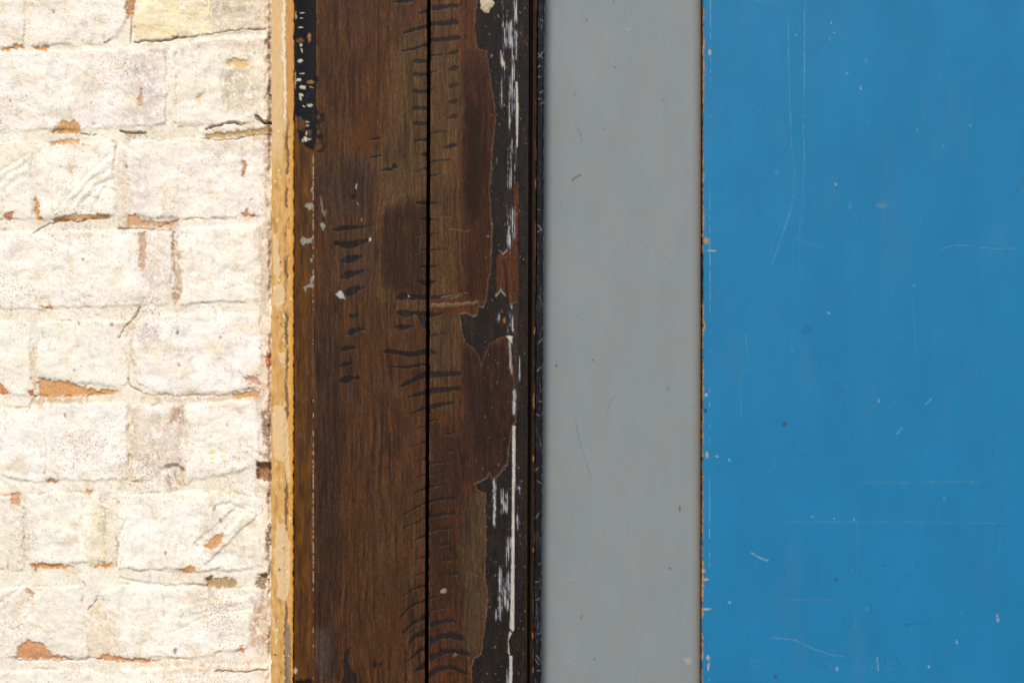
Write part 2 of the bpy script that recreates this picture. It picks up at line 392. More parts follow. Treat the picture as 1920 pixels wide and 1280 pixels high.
# bare orange brick showing at broken edges
BR = [
 ([(94,250),(104,238),(118,226),(128,230),(140,224),(150,240),(150,250)], (206,148,84)),
 ([(236,-20),(252,-20),(250,20),(242,36),(236,20)], (190,134,90)),
 ([(2,92),(36,84),(44,80),(40,90),(6,97)], (210,152,92)), ([(60,88),(90,86),(88,94),(70,94)], (212,140,80)),
 ([(325,66),(332,66),(330,72),(322,71)], (205,140,80)), ([(98,412),(140,402),(204,404),(205,409),(150,412),(104,418)], (196,140,76)),
 ([(66,370),(71,380),(74,408),(84,414),(70,414),(64,390)], (204,146,84)), ([(92,268),(120,262),(146,262),(148,268),(96,272)], (214,160,100)),
 ([(6,402),(28,398),(22,412),(12,414)], (190,120,90)),
 ([(240,404),(256,402),(262,412),(320,418),(332,414),(322,424),(240,424)], (212,160,124)),
 ([(455,300),(462,302),(458,332),(454,330)], (190,130,94)), ([(454,400),(464,392),(466,402),(478,402),(474,408),(454,408)], (190,126,88)),
 ([(70,714),(90,711),(118,714),(140,722),(180,732),(222,733),(210,738),(150,742),(74,743)], (216,152,92)),
 ([(52,736),(62,730),(66,742),(56,742)], (190,104,64)), ([(-10,700),(4,722),(20,738),(-10,742)], (206,130,70)),
 ([(74,576),(96,573),(98,578),(78,580)], (206,140,80)), 
 ([(262,436),(272,436),(274,480),(268,510),(262,500)], (206,166,150)), ([(455,706),(486,706),(488,722),(468,718)], (208,156,138)),
 ([(432,738),(490,732),(484,744),(440,746)], (204,156,112)), ([(498,664),(508,664),(508,700),(500,690)], (190,120,74)),
 ([(481,866),(508,868),(508,902),(482,898)], (150,100,62)), ([(18,926),(36,922),(38,948),(22,946)], (216,160,128)),
 ([(54,1058),(72,1056),(100,1056),(140,1062),(122,1066),(60,1064)], (220,156,104)), ([(170,1062),(196,1056),(212,1060),(200,1066)], (216,146,90)),
 ([(382,1024),(400,1004),(420,1002),(412,1020),(396,1032)], (208,146,96)), ([(336,1068),(350,1062),(366,1062),(366,1072),(345,1073)], (212,146,92)),
 ([(28,1232),(36,1212),(52,1200),(80,1206),(96,1226),(140,1234),(60,1236)], (214,146,96)),
 ([(180,1235),(196,1226),(230,1232),(300,1240),(240,1242)], (208,144,92)), ([(445,1220),(454,1208),(458,1222)], (206,140,90)),
 ([(88,896),(112,900),(104,904),(86,904)], (200,140,80)), ([(160,920),(172,920),(168,926)], (216,140,80)),
 ([(48,1104),(60,1106),(62,1116),(52,1112)], (200,140,90)), 
 ([(252,1140),(262,1100)], (200,150,100)), 
 ([(430,112),(468,112),(462,126),(424,124)], (226,190,140)), ([(368,184),(382,172),(374,194)], (226,196,140)),
 ([(385,1082),(440,1086),(446,1096),(430,1102),(388,1102)], (176,142,100)), ([(480,1082),(500,1076),(500,1102),(482,1104)], (150,118,84)),
 ([(388,252),(440,246),(508,240),(508,248),(440,256),(384,260)], (190,156,116)),
 ([(262,166),(268,170),(266,200),(260,196)], (200,160,140)),
]
# deep pockets
for pts, mm in [([(481,866),(506,868),(506,900),(482,896)], 6), ([(308,874),(330,870),(344,884),(342,912),(322,908)], 2.5),
                ([(386,1084),(400,1082),(392,1098)], 3), ([(478,222),(508,226),(508,232),(486,230)], 6), ([(482,1078),(500,1076),(500,1086)], 4)]:
    H -= c.poly(pts, soft=2) * mm
# recess beside the timber
rec = ss(501, 507, X + 5 * fbm(X / 14, Y / 14, 3, 31)) * ss(-.35, .15, fbm(Y / 70, Y * 0, 3, 34) + .5 * ss(60, 90, Y) * ss(240, 225, Y)); H -= rec * 4.0
# edges where the whitewash broke off: brown lines following brick edges here and there
el = ss(3.2, .6, np.abs(edge - 1.5)) * ss(.10, .42, fbm(X / 42, Y / 30, 3, 44) + .18 * n3)
col = mix(col, lin(196, 150, 106), el * .65); H -= el * .8
# thin wash: broad warm areas, small specks, pits, flecks
wf = fbm(X / 52, Y / 36, 5, 411, .66) + .10 * n4
col = mix(col, lin(232, 218, 194), ss(.08, .2, wf) * .5)
col = mix(col, lin(208, 188, 160), ss(.27, .34, wf + .1 * n3) * .5); H -= ss(.10, .17, wf) * .08
ch = fbm((X * .8 + Y * .6) / 60, (Y * .8 - X * .6) / 9, 4, 451, .6) * ss(-.1, .3, fbm(X / 110, Y / 110, 3, 455)); H += ch * .5
col = mix(col, lin(255, 247, 236) * K, ss(.08, .3, ch) * .7); col = mix(col, lin(222, 210, 192), ss(.1, .35, -ch) * .45)
wg = fbm(X / 26, Y / 60, 5, 417, .7)
col = mix(col, lin(216, 204, 194), ss(.20, .30, wg) * .55); H -= ss(.20, .30, wg) * .06
fade = ss(-.05, .5, n1 + .5 * n2)
col = mix(col, lin(234, 220, 196), fade * .4)
vs = ss(.16, .45, nv + .25 * n3) * ss(-.1, .35, fbm(X / 60, Y / 60, 3, 61))
col = mix(col, lin(204, 186, 166), vs * .55)
c3 = Canvas(X, Y, 4.5, 9, 211)
for pts, tone in BR:
    if len(pts) < 3: continue
    hl = c3.poly(pts, soft=7, grow=4, m=24) * ss(-.25, .3, n2 + .6 * n3 + .4 * n4); col = mix(col, lin(196, 168, 136) * .95, hl * .5)
    d_ = c3.poly(pts, soft=1.4, grow=.3)
    H -= d_ * 1.2
    jit = 1 + .45 * n3 + .5 * n4 + .3 * n2
    col = mix(col, lin(*tone)[None, None, :] * np.array([.88, .88, .76]) * jit[..., None], d_ * np.clip(.95 + n4, 0, 1))
sp = ss(.30, .52, n4 + .5 * n3) * ss(-.35, .25, fbm(X / 30, Y / 30, 3, 64))
col = mix(col, lin(176, 148, 122), sp * .55); H -= sp * .35
pit = ss(.50, .62, Zn * fbm(X / 4.3, Y / 4.3, 2, 68, .6)); col = mix(col, lin(120, 98, 80), pit * .55); H -= pit * .7
for i in range(70):
    px, py = rb.uniform(0, 500), rb.uniform(0, 1280)
    a = rb.uniform(1.0, 2.6); M = c.ell(px, py, a, a * rb.uniform(.6, 2.2), .5)
    col = mix(col, lin(*[(120, 84, 60), (90, 76, 66), (196, 128, 80)][i % 3]), M * .7); H -= M * .5
for i in range(9):                                   # lichen-yellow dashes
    px, py = 392 + i * 5 + rb.uniform(-8, 8), (848 + (i % 3) * 9) if i < 6 else 922
    col = mix(col, lin(224, 192, 60), c.ell(px, py, 5, 1.3) * .75)
wall = slab('brick_wall', X, Y, H / 1000, .22, col, .9, M_wall)
tag(wall, 'whitewashed old brick wall with flaking paint and orange chips left of the timber door frame', 'wall')

# ================================================================== TIMBER DOOR FRAME
LK = 0.66
frame = empty('doorpost', ((760 - 960) * S, 0, 0))
tag(frame, 'worn dark brown timber doorpost with scraped varnish between white brick wall and grey board', 'doorpost')
frame.location = (0, 0, 0)

def shear(X, Y, k): return X + k * (Y - 640)
ys = rows(1.6)

LK = .84
# ---- ochre painted edge strip
xs = np.arange(508.5, 551.6, 1.2); X, Y = np.meshgrid(xs, ys)
c = Canvas(X, Y, 2.4, 9, 5)
X2 = X + ss(546, 551, X) * (3.0 * fbm(Y / 14, Y * 0, 4, 3) + 1.2 * np.abs(np.sin(Y / 11.5)) * ss(260, 200, Y)) 
X2 = X2 - ss(511, 508.5, X) * (3.2 * fbm(Y / 16, Y * 0, 4, 9))
yv = fbm(X / 4, Y / 90, 4, 2); n = fbm(X / 9, Y / 22, 4, 6)
col = np.ones(X.shape + (3,)) * lin(222, 172, 100) * K
col = mix(col, lin(184, 126, 60), ss(.0, .5, n + .5 * yv) * .7); col = mix(col, lin(240, 198, 130), ss(.05, .4, -n - .4 * yv) * .5)
col = mix(col, lin(238, 200, 146) * K, c.box(508, -60, 530, 300, 2, 30) * .85)
col = mix(col, lin(226, 180, 120) * K, ss(0, .35, fbm((X + Y * .3) / 6, Y / 60, 3, 22)) * c.box(508, -60, 530, 300, 3, 30) * .5)
h = n * .25 + .12 * yv
drip = ss(4.2, 2.2, np.abs(c.WX - 532 + 2 * np.sin(Y / 40) - 2.2 * np.abs(np.sin(Y / 11.5)))) * ss(245, 215, Y)
col = mix(col, lin(248, 232, 206) * K, drip * .95); h += drip * .5
col = mix(col, lin(214, 148, 76) * .95, ss(536, 539, c.WX + 2.2 * np.abs(np.sin(Y / 11.5))) * ss(255, 200, Y) * .85)
fl = ss(3.4, 1.4, np.abs(c.WX - (537.5 + 2.2 * fbm(Y / 30, Y * 0, 3, 8) * 2 - 0.0015 * (Y - 640)))) * ss(200, 260, Y) * ss(-.30, -.05, fbm(X / 9, Y / 45, 3, 33))
col = mix(col, lin(104, 84, 66) * .8, fl * .85); h -= fl * .6
orr = ss(543, 545.5, c.WX + 1.5 * fbm(X / 5, Y / 33, 3, 27)) * ss(170, 270, Y)
col = mix(col, lin(226, 158, 62), orr * .9); h += orr * .5
patches = [[(512,440),(520,440),(526,500),(522,530),(513,510)], [(511,540),(530,530),(536,560),(524,580),(512,572)], [(518,568),(530,568),(529,584),(519,582)],
 [(521,662),(535,662),(535,682),(526,682)], [(512,762),(533,760),(540,800),(542,860),(546,900),(540,910),(532,868),(514,858),(511,812)],
 [(521,968),(524,980),(536,984),(540,1008),(545,1016),(545,1070),(543,1110),(536,1129),(520,1120),(521,1095),(515,1066),(516,1010)],
 [(508,1130),(514,1160),(521,1190),(519,1204),(512,1180)]]
for p in patches:
    M = c.poly(p, 1.2); col = mix(col, lin(238, 202, 150) * K, M * .95); h += M * .35
gr = c.poly([(537,1160),(546,1180),(546,1290),(535,1290),(538,1240),(533,1200)], 1.6); col = mix(col, lin(128, 112, 100), gr * .8); h -= gr * .3
for i in range(60):
    px, py = rb.uniform(512, 548), rb.uniform(230, 1280); a = rb.uniform(.8, 1.9)
    M = c.ell(px, py, a, a * rb.uniform(.8, 1.8), .5); col = mix(col, lin(246, 226, 190) if i % 3 else lin(100, 70, 44), M * .85); h += M * .3
h -= ss(548, 552, X) * 1.2 + ss(511, 508, X) * 1.0
slab('edge_strip', shear(X2, Y, -.001), Y, .0125 + h / 1000, .05, col, .6, M_ochre, frame)

LK = .66
# ---- wood painting
def wood(X, Y, seed, base=(88, 52, 25), dark=(48, 28, 16), light=(122, 75, 36)):
    wv = 3.0 * fbm(X / 60, Y / 260, 3, seed)
    g1 = fbm((X + wv * 4) / 6, Y / 110, 4, seed + 1, .75); g2 = fbm((X + wv * 2) / 1.6, Y / 14, 3, seed + 4, .75)
    g3 = fbm(X / 38, Y / 170, 3, seed + 9)
    col = np.ones(X.shape + (3,)) * lin(*base)
    col = mix(col, lin(*dark), ss(-.05, .55, g1 + .35 * g3)); col = mix(col, lin(*light), ss(.02, .6, -g1 + .35 * g2) * .8)
    col = mix(col, lin(*light) * 1.2, ss(.28, .62, g2) * .38); col = mix(col, lin(*dark) * .7, ss(.25, .62, -g2) * .55)
    return col, g1, g2, g3

def marks(c, col, h, rough, L, tone=(31, 24, 22), mm=.16, rim=.42):
    for pts, w0, w1 in L:
        lf = all(785 > a or a > 812 for a, b in pts); M = c.stroke(pts, w0 * 1.25 + .2, w1 * 1.25 + .2, 1.1, leaf=lf); R = c.stroke([(a, b + 1.0) for a, b in pts], w0 * 1.12 + .3, w1 * 1.12 + .4, .7, leaf=lf)
        Rr = np.clip(R - M, 0, 1)
        col = mix(col, lin(156, 128, 96), Rr * rim * np.clip(.7 + 1.6 * fbm(c.X / 7, c.Y / 5, 2, 301), 0, 1.6)); col = mix(col, lin(*tone), M * .94)
        h = h - M * mm + Rr * .15; rough = rough * (1 - M) + .42 * M
    return col, h, rough

# ---- moulding between the ochre edge and the boards
xs = np.arange(551.0, 592.6, 1.3); X, Y = np.meshgrid(xs, ys)
c = Canvas(X, Y, 2.0, 7, 15)
col, g1, g2, g3 = wood(X, Y, 30, (100, 63, 27), (70, 42, 22), (126, 82, 34))
nn = fbm(X / 14, Y / 60, 3, 77)
col = mix(col, lin(66, 46, 34), ss(0, .4, nn) * .6); col = mix(col, lin(128, 84, 26), ss(.1, .5, -nn) * .5)
h = g1 * .05; rough = np.full(X.shape, .33)
B1 = [(548,-2200),(596,-2200),(596,235),(592,262),(590,282),(575,275),(562,262),(556,240),(570,246),(576,232),(568,222),(548,214)]
M = c.poly(B1, 1.2); col = mix(col, lin(28, 24, 25), M); h += M * .4; rough = rough * (1 - M) + .3 * M
navy = ss(.1, .4, fbm(X / 12, Y / 8, 3, 79)) * M * ss(60, 180, Y); col = mix(col, lin(44, 52, 72), navy * .6)
CREAM = (226, 214, 184)
for cx, cy, rx, ry, tn in [(563.8,51,5.5,1.4,CREAM),(580,72,3,9,(178,130,66)),(564,85,3,2.2,CREAM),(562,76,7,5,(120,80,44)),(566,95,1.8,5,CREAM),(563,114,5,3.2,CREAM),
    (566,138,4,1.2,CREAM),(560,150,4,2.8,CREAM),(583,155,7,2.8,(170,116,54)),(567,164,5.5,3.2,CREAM),(564,178,4.2,3,CREAM),(563,184,2.5,4,CREAM),(581,198,5,2.4,CREAM),
    (570,199,1.8,1.4,CREAM),(566,25,5,1,CREAM),(565,34,4,1,CREAM),(584,164,3,1,CREAM),(575,229,5,.9,CREAM),(576,236,5,.8,CREAM),(575,250,1.8,5,CREAM),(572,262,5.5,4.4,CREAM),(580,261,6,1,CREAM),(569,233,7,7,(112,72,36)),(581,251,4.5,6,(104,66,40)),
    (562,222,4,3,(70,80,104)),(554,28,1.6,8,(214,170,110)),(553,150,1.4,16,(206,160,110))]:
    M = c.ell(cx, cy, rx, ry, .3); col = mix(col, lin(*tn) * .92, M); h += M * .3
for p in [[(572,383),(586,381),(586,394),(580,394),(573,388)], [(562,447),(570,444),(575,449),(586,445),(586,456),(574,456),(570,460),(565,458)], [(582,486),(586,485),(586,493),(583,492)],
          [(583,520),(589,517),(589,526),(585,530),(588,542),(583,538),(575,540),(573,548),(567,540),(573,536),(581,532)], [(584,352),(587,352),(587,366),(585,360)]]:
    M = c.poly(p, .8); col = mix(col, lin(166, 160, 148) * .95, M * .92); h += M * .25; rough += M * .15
haze_ = ss(.1, .5, fbm(X / 16, Y / 30, 4, 81)) * ss(500, 700, Y) * ss(900, 820, Y); col = mix(col, lin(112, 96, 84), haze_ * .4)
col = mix(col, lin(226, 214, 190), c.ell(553, 1258, 4, 5) * .9)
col = mix(col, lin(30, 26, 25), c.poly([(552,1276),(586,1270),(588,1320),(552,1320)], 2))
# thin pale line where the moulding meets the board
ln = ss(585.9, 586.7, X) * ss(589.5, 588.5, X) * ss(-.02, .16, fbm(X / 30, Y / 9, 3, 84) + .22 * np.sin(Y / 95 + 4)) * ss(285, 300, Y)
col = mix(col, lin(214, 196, 168), ln * .55)
h += -3.2 * ss(575, 551, X) + 1.3 * ss(566, 587, X)
slab('moulding', shear(X, Y, 0), Y, .0160 + h / 1000, .05, col, rough, M_wood, frame)

# ---- left board
gapk = -.0035
xs = np.arange(588.2, 799.9, 1.35); X, Y0 = np.meshgrid(xs, ys); Y = Y0
Xp = X + (X - 589) / 211 * gapk * (Y - 640)
Xp = Xp + ss(797, 799.5, X) * .8 * fbm(Y / 9, Y * 0, 3, 2)
c = Canvas(X, Y, 1.3, 8, 25)
col, g1, g2, g3 = wood(X, Y, 40)
pf = fbm(X / 1.7, Y / 9, 2, 311, .8); col = col * (1 + .45 * pf)[..., None]
h = g1 * .05 + g2 * .025; rough = np.full(X.shape, .42) + .1 * g3
def tone(bx, t3, a, s=14):
    global col
    m_ = c.box(*bx, sx=s, sy=s * 2) * np.clip(.85 + .9 * fbm(X / 20, Y / 60, 4, 55), 0, 1) * a
    lum = (col.sum(-1) / 3) / .045
    col = mix(col, lin(*t3)[None, None, :] * np.clip(lum, .45, 1.9)[..., None], np.clip(m_, 0, 1))
tone((588, -70, 640, 280), (86, 54, 32), .6); tone((745, 60, 800, 350), (92, 74, 46), .7); tone((720, 300, 800, 390), (88, 72, 48), .7, 18)
tone((716, 385, 800, 545), (60, 38, 26), .75, 8); tone((610, 400, 700, 560), (88, 62, 44), .5); tone((588, 300, 690, 400), (74, 58, 50), .5)
tone((590, 560, 640, 1280), (60, 44, 38), .55, 10); tone((640, 560, 800, 1280), (80, 56, 38), .4, 20); tone((598, 1170, 625, 1270), (92, 72, 66), .7, 8)
tone((660, -60, 700, 150), (70, 52, 40), .3)
def patch(p, t3, a, soft=2.5, rim=.0):
    global col
    P = Canvas(c.X, c.Y, 5, 22, 401).poly(p, soft) * a
    lum = (col.sum(-1) / 3) / .040
    if rim:
        q = np.clip(Canvas(c.X, c.Y, 5, 22, 401).poly(p, 1.2, grow=1.5) - Canvas(c.X, c.Y, 5, 22, 401).poly(p, 1.2), 0, 1)
        col = mix(col, lin(140, 104, 62), q * rim * np.clip(.5 + 2 * pf, 0, 1))
    col = mix(col, lin(*t3)[None, None, :] * np.clip(lum, .4, 2.2)[..., None], P)
patch([(810,40),(775,70),(735,84),(722,150),(726,230),(700,300),(712,380),(700,430),(706,560),(740,590),(810,590)], (112, 79, 46), .65, 10)
patch([(610,300),(650,290),(690,296),(712,330),(708,385),(690,408),(640,404),(614,380)], (80, 58, 44), .5, 6, .2)
patch([(810,366),(768,368),(738,384),(716,408),(718,480),(722,530),(742,556),(810,556)], (70, 40, 20), .7, 11)
patch([(640,436),(706,428),(712,540),(690,560),(650,556),(632,500)], (92, 66, 46), .6, 6)
patch([(592,1174),(612,1180),(626,1215),(620,1262),(598,1276),(592,1240)], (104, 84, 76), .65, 4)
patch([(592,620),(640,640),(636,800),(650,1000),(620,1160),(592,1160)], (68, 47, 34), .45, 12)
patch([(592,20),(640,40),(660,200),(640,320),(592,300)], (102, 64, 32), .5, 8)
patch([(690,900),(750,880),(790,960),(770,1120),(700,1180),(660,1050)], (96, 66, 36), .45, 14)
cl = [([(625,432),(650,428),(680,426),(697,424)],3.4,.9),([(628,452),(634,459)],2,4.6),([(632,459),(655,460),(675,455),(694,449)],4.8,2.2),([(641,490),(655,487),(677,481)],4.6,2.8),([(642,521),(655,515),(670,511),(688,507)],5.5,.5),
 ([(648,550),(656,548),(668,542),(686,538)],6.5,.4),([(655,592),(662,594),(673,591)],3,1.4),([(652,626),(662,621),(674,618),(688,618)],4.6,.4),([(642,656),(654,652),(666,653)],3.6,2),([(638,686),(650,683),(662,681)],3,1.4),([(638,714),(652,711),(664,709)],4,3.5),([(664,709),(677,708)],2.5,1.6),
 ([(724,659),(745,661),(770,665),(801,659)],3.4,4.4),([(732,687),(760,689),(801,683)],1.4,2.2),([(754,723),(770,716),(785,708),(801,700)],2.4,5),([(768,744),(785,740),(801,736)],1.4,4),([(770,776),(790,768),(801,764)],.8,3),
 ([(745,558),(758,556),(765,558)],4,3.6),([(771,557),(801,558)],4.2,4.4),([(745,585),(760,588),(777,589)],4.4,3),([(777,586),(801,590)],3,5),([(742,613),(760,614),(774,612)],3,1.6),([(790,595),(798,612)],4,4),
 ([(740,4),(756,2),(772,4)],3,2),([(756,63),(775,56),(801,50)],1.8,3.6),([(752,97),(776,92),(801,84)],1.4,2.6),([(786,25),(801,22)],2,4),
 ([(712,320),(728,318),(737,318)],1,2.6),([(737,314),(742,309)],4,3),([(690,263),(712,260)],1,1.4),([(693,296),(715,292)],1,1.4),([(780,381),(801,382)],1.4,4),([(788,411),(801,412)],1,3.4),([(786,501),(801,501)],1.4,3.4),([(782,529),(801,531)],1.4,5.5),
 ([(777,926),(801,913)],.7,2.4),([(758,965),(780,952),(801,941)],.8,1.6),([(757,990),(779,981),(801,970)],.7,1.4),([(776,1013),(801,1003)],.7,2.6),([(761,1116),(775,1105),(801,1096)],1,2.0),([(751,1158),(765,1142),(782,1131),(801,1125)],1,2.4),([(757,1187),(775,1168),(801,1155)],1.4,4.2),
 ([(768,1206),(780,1192),(801,1184)],1.6,5.4),([(768,1238),(785,1222),(801,1213)],1.4,3.6),([(780,1258),(801,1244)],2,6),([(790,290),(801,290)],1,5),([(778,265),(801,262)],1,3),([(703,1252),(706,1234)],2,.6),([(714,1250),(718,1238)],1.2,.5)]
col, h, rough = marks(c, col, h, rough, cl)
for yy in (115, 140, 172, 203, 232): col, h, rough = marks(c, col, h, rough, [([(777, yy), (790, yy + 1), (801, yy)], 3.6, 2.6)], (44, 35, 26), .15, .25)
for yy in (262, 318, 440, 470, 800, 830, 862, 892, 1045, 1075):
    col, h, rough = marks(c, col, h, rough, [([(774 + (yy * 7) % 9, yy + 5), (788, yy + 1), (801, yy - 3)], .8, 1.9)], (46, 34, 25), .1, .3)
M = c.ell(662, 371, 4, 5); col = mix(col, lin(36, 28, 24), M * .9); h -= M * .3
M = c.poly([(650,1215),(656,1213),(654,1238),(658,1252),(666,1262),(672,1262),(668,1300),(636,1300),(646,1262),(643,1240)], 1.4); col = mix(col, lin(36, 29, 27), M * .92)
for p, tn in [([(629,552),(638,545),(643,548),(648,560),(636,560)], (206,204,196)), ([(600,421),(607,418),(610,424),(607,433),(602,426)], (178,172,156)), ([(668,345),(670,345),(668,356),(666,352)], (220,214,206)),
              ([(669,379),(672,384),(671,386)], (214,206,196)), ([(677,408),(679,412),(678,415)], (214,206,196)), ([(692,447),(695,447),(695,452),(691,452)], (230,226,216)), ([(764,555),(767,553),(768,558)], (220,210,196))]:
    M = c.poly(p, .8); col = mix(col, lin(*tn) * .92, M * .95); h += M * .3
st = c.stroke([(601, 368), (605, 395), (608, 403)], .8, 2.4) + c.stroke([(612, 395), (608, 405)], .8, 2)
col = mix(col, lin(160, 146, 126), np.clip(st, 0, 1) * .6)
sm = ss(.12, .5, fbm(X / 8, Y / 70, 4, 58) + .3 * fbm(X / 50, Y / 200, 2, 59)) * .16
col = mix(col, lin(112, 92, 80), sm); rough += sm * .4
sc_edge = c.box(588, -70, 598, 290, 2, 10) * ss(.0, .25, np.sin(Y / 13.) * .4 + fbm(Y / 16, Y * 0, 3, 66)); col = mix(col, lin(116, 74, 38), sc_edge * .6)
for p in [[(584,-2200),(592,-2200),(590,14),(594,36),(592,60),(589,100),(591,140),(600,148),(592,158),(591,200),(584,200)], [(590,140),(600,148),(594,158),(588,160)], [(590,196),(600,214),(608,210),(609,228),(600,230),(590,236)], [(590,238),(604,250),(607,262),(592,260)]]:
    M = c.poly(p, 1); col = mix(col, lin(30, 26, 26), M * .95)
rg = np.clip(c.stroke([(597,270),(604,268),(608,276),(602,284),(594,284)], 2, 2) , 0, 1); col = mix(col, lin(30, 26, 26), rg * .9)
for cx, cy in ((597, 220), (599, 273), (597,248)): col = mix(col, lin(112, 72, 40), c.ell(cx, cy, 3.4, 4) * .9)
h -= 1.2 * ss(797.5, 801, X) + .25 * ss(590, 588.3, X)
slab('board', Xp, Y, .0175 + h / 1000, .05, col, rough, M_wood, frame)

# ---- right board with the remains of black paint
xs = np.concatenate([np.arange(805.4, 990.2, 1.3)]); X, Y = np.meshgrid(xs, ys)
Xp = X + gapk * (Y - 640) * (1 - .1 * (X - 805) / 185) - ss(808, 805, X) * .8 * fbm(Y / 8, Y * 0, 3, 6)
Xq = X
c = Canvas(X, Y, 1.8, 9, 35)
col, g1, g2, g3 = wood(X, Y, 60, (90, 51, 27), (48, 27, 16), (122, 70, 34))
pf = fbm(X / 1.7, Y / 9, 2, 317, .8); col = col * (1 + .45 * pf)[..., None]
h = g1 * .05 + g2 * .025; rough = np.full(X.shape, .42) + .1 * g3
tone((805, -70, 850, 100), (100, 68, 34), .7); tone((805, 95, 860, 330), (96, 78, 50), .7, 8); tone((862, 120, 925, 560), (80, 46, 28), .75, 10); tone((805, 330, 860, 560), (88, 66, 42), .6)
tone((870, 180, 895, 420), (56, 34, 24), .5, 8); tone((805, 590, 865, 700), (104, 80, 52), .75, 7); tone((805, 700, 855, 780), (104, 74, 38), .7, 7); tone((868, 640, 966, 900), (74, 48, 38), .85, 8)
tone((805, 790, 880, 1240), (72, 46, 30), .6); tone((865, 930, 915, 1240), (86, 64, 46), .65, 8); tone((905, 1050, 915, 1100), (70, 44, 32), .6)
cr_ = [([(803,16),(825,15),(845,11),(857,12)],4.4,3),([(803,46),(830,45),(846,42),(853,42)],3.4,4.6),([(803,76),(830,75),(848,72),(857,72)],3.4,3.8),([(803,105),(828,103)],2.4,.8),([(803,135),(815,135)],2.6,.8),([(803,167),(812,166)],3,1),([(827,277),(845,275),(853,272)],.8,3),
 ([(803,382),(818,380)],3.4,1),([(803,500),(820,499)],3,.8),([(803,529),(818,528)],4.4,1),([(803,559),(830,556),(850,554),(878,549)],3.4,1.2),([(803,590),(815,590),(832,586)],5.5,1),([(803,658),(815,661)],5,3),([(803,702),(830,702),(862,700)],5.5,3.2),
 ([(803,733),(830,731),(860,728)],5,3),([(803,764),(825,759),(850,755)],4,2),([(803,789),(825,788)],1.8,.6),([(838,815),(849,812)],1,1.6),([(840,844),(852,845)],1.2,1),([(806,913),(835,908)],1.2,.8),([(803,941),(830,935),(853,933)],3,2.2),([(803,970),(830,964),(853,962)],3.4,2.2),
 ([(803,998),(830,991),(850,989)],1.4,1.6),([(823,1023),(845,1018)],1,1.6),([(827,1053),(838,1049),(848,1048)],1,1.6),([(838,1076),(862,1075)],1,1.6),([(803,1145),(835,1139)],1.6,1),([(803,1173),(820,1167),(840,1163),(853,1165)],4.6,2),
 ([(803,1206),(825,1194),(845,1190),(868,1196)],4,4.5),([(803,1236),(830,1222),(855,1220),(880,1226)],5,3),([(803,1266),(825,1253),(850,1250),(876,1262)],5,2.4)]
patch([(800,-80),(850,-80),(862,60),(858,100),(866,200),(862,330),(868,420),(860,560),(800,560)], (114, 80, 46), .5, 8)
patch([(866,96),(912,96),(922,160),(926,300),(918,430),(920,540),(900,570),(872,560),(876,420),(864,330),(872,200)], (78, 42, 22), .6, 6)
patch([(880,190),(905,200),(915,300),(900,400),(880,420),(872,300)], (50, 30, 22), .5, 8)
patch([(868,625),(895,670),(940,640),(960,690),(968,780),(955,860),(925,900),(895,900),(880,800),(866,700)], (72, 44, 34), .85, 3)
patch([(885,925),(912,925),(914,1080),(912,1140),(898,1220),(882,1236),(868,1190),(876,1100),(858,1060),(868,970)], (98, 76, 50), .7, 2, .3)
patch([(806,790),(850,800),(866,900),(850,1130),(806,1140)], (72, 46, 30), .6, 6)
col, h, rough = marks(c, col, h, rough, cr_, (38, 32, 30), .12)
for yy in (98, 128, 160, 190, 218): col, h, rough = marks(c, col, h, rough, [([(838, yy + 4), (848, yy + 1), (857, yy - 1)], 1.4, 3.2)], (52, 40, 28), .12, .25)
for yy in (250, 304, 330, 412, 440, 470, 630, 870, 890, 1100, 1122):
    col, h, rough = marks(c, col, h, rough, [([(803, yy), (815, yy - 2), (826 + (yy * 7) % 22, yy - 4)], 2.0, .8)], (46, 34, 25), .1, .3)
lit_edge = ss(808, 805.8, X) * ss(-.1, .3, fbm(X / 3, Y / 26, 3, 303)); col = mix(col, lin(150, 116, 78), lit_edge * .6)  # lit edge of the gap, painted pale into the wood colour
# raised tan scar
rid = c.stroke([(740, 571), (800, 574), (850, 573), (896, 568)], 5, 3); col = mix(col, lin(118, 92, 58)[None, None, :] * (1 + .4 * g2)[..., None], rid * .75); h += rid * .5
sc1 = c.stroke([(827,557),(850,553),(876,548)], .8, .6) + c.stroke([(845,560),(862,553)], .7, .6); col = mix(col, lin(170, 142, 110), np.clip(sc1, 0, 1) * .6)
for p in [[(842,430),(879,434),(879,431)], [(805,408),(842,406)]]:
    col = mix(col, lin(150, 126, 96), c.stroke(p, .7, .6) * .5)
# black paint
BLK = [(893,-2200),(896,-900),(889,-400),(893,-80),(893,0),(890,20),(888,50),(893,90),(911,95),(914,120),(920,160),(926,195),(928,222),(926,250),(922,280),(920,320),(917,350),(920,400),(923,430),(921,470),(920,500),(915,530),(912,560),(907,576),(897,574),(895,590),(885,594),(872,586),(862,588),
 (866,620),(872,640),(886,650),(898,664),(903,684),(909,664),(916,646),(935,633),(953,629),(958,660),(963,700),(966,740),(968,790),(962,800),(956,830),(953,868),(940,885),(925,904),(918,886),(914,896),(891,908),(896,918),(913,924),(911,960),(913,1010),(911,1080),(917,1115),(914,1150),(909,1190),(905,1225),(893,1232),(886,1250),(890,1360),(897,1900),(888,2600),(894,3700),
 (1000,3700),(1000,-2200)]
WB = [(962,340),(971,340),(970,430),(972,540),(969,566),(955,571),(950,555),(942,543),(935,550),(930,555),(928,480),(938,472),(945,480),(952,470),(957,455),(963,430)]
Bm = c.poly(BLK, .9, m=16)
Wb = c.poly(WB, .9); Bm = Bm * (1 - Wb)
rimB = np.clip(c.poly(BLK, .8, grow=1.3, m=16) - c.poly(BLK, .8, m=16), 0, 1)
nb = fbm(X / 10, Y / 30, 4, 91)
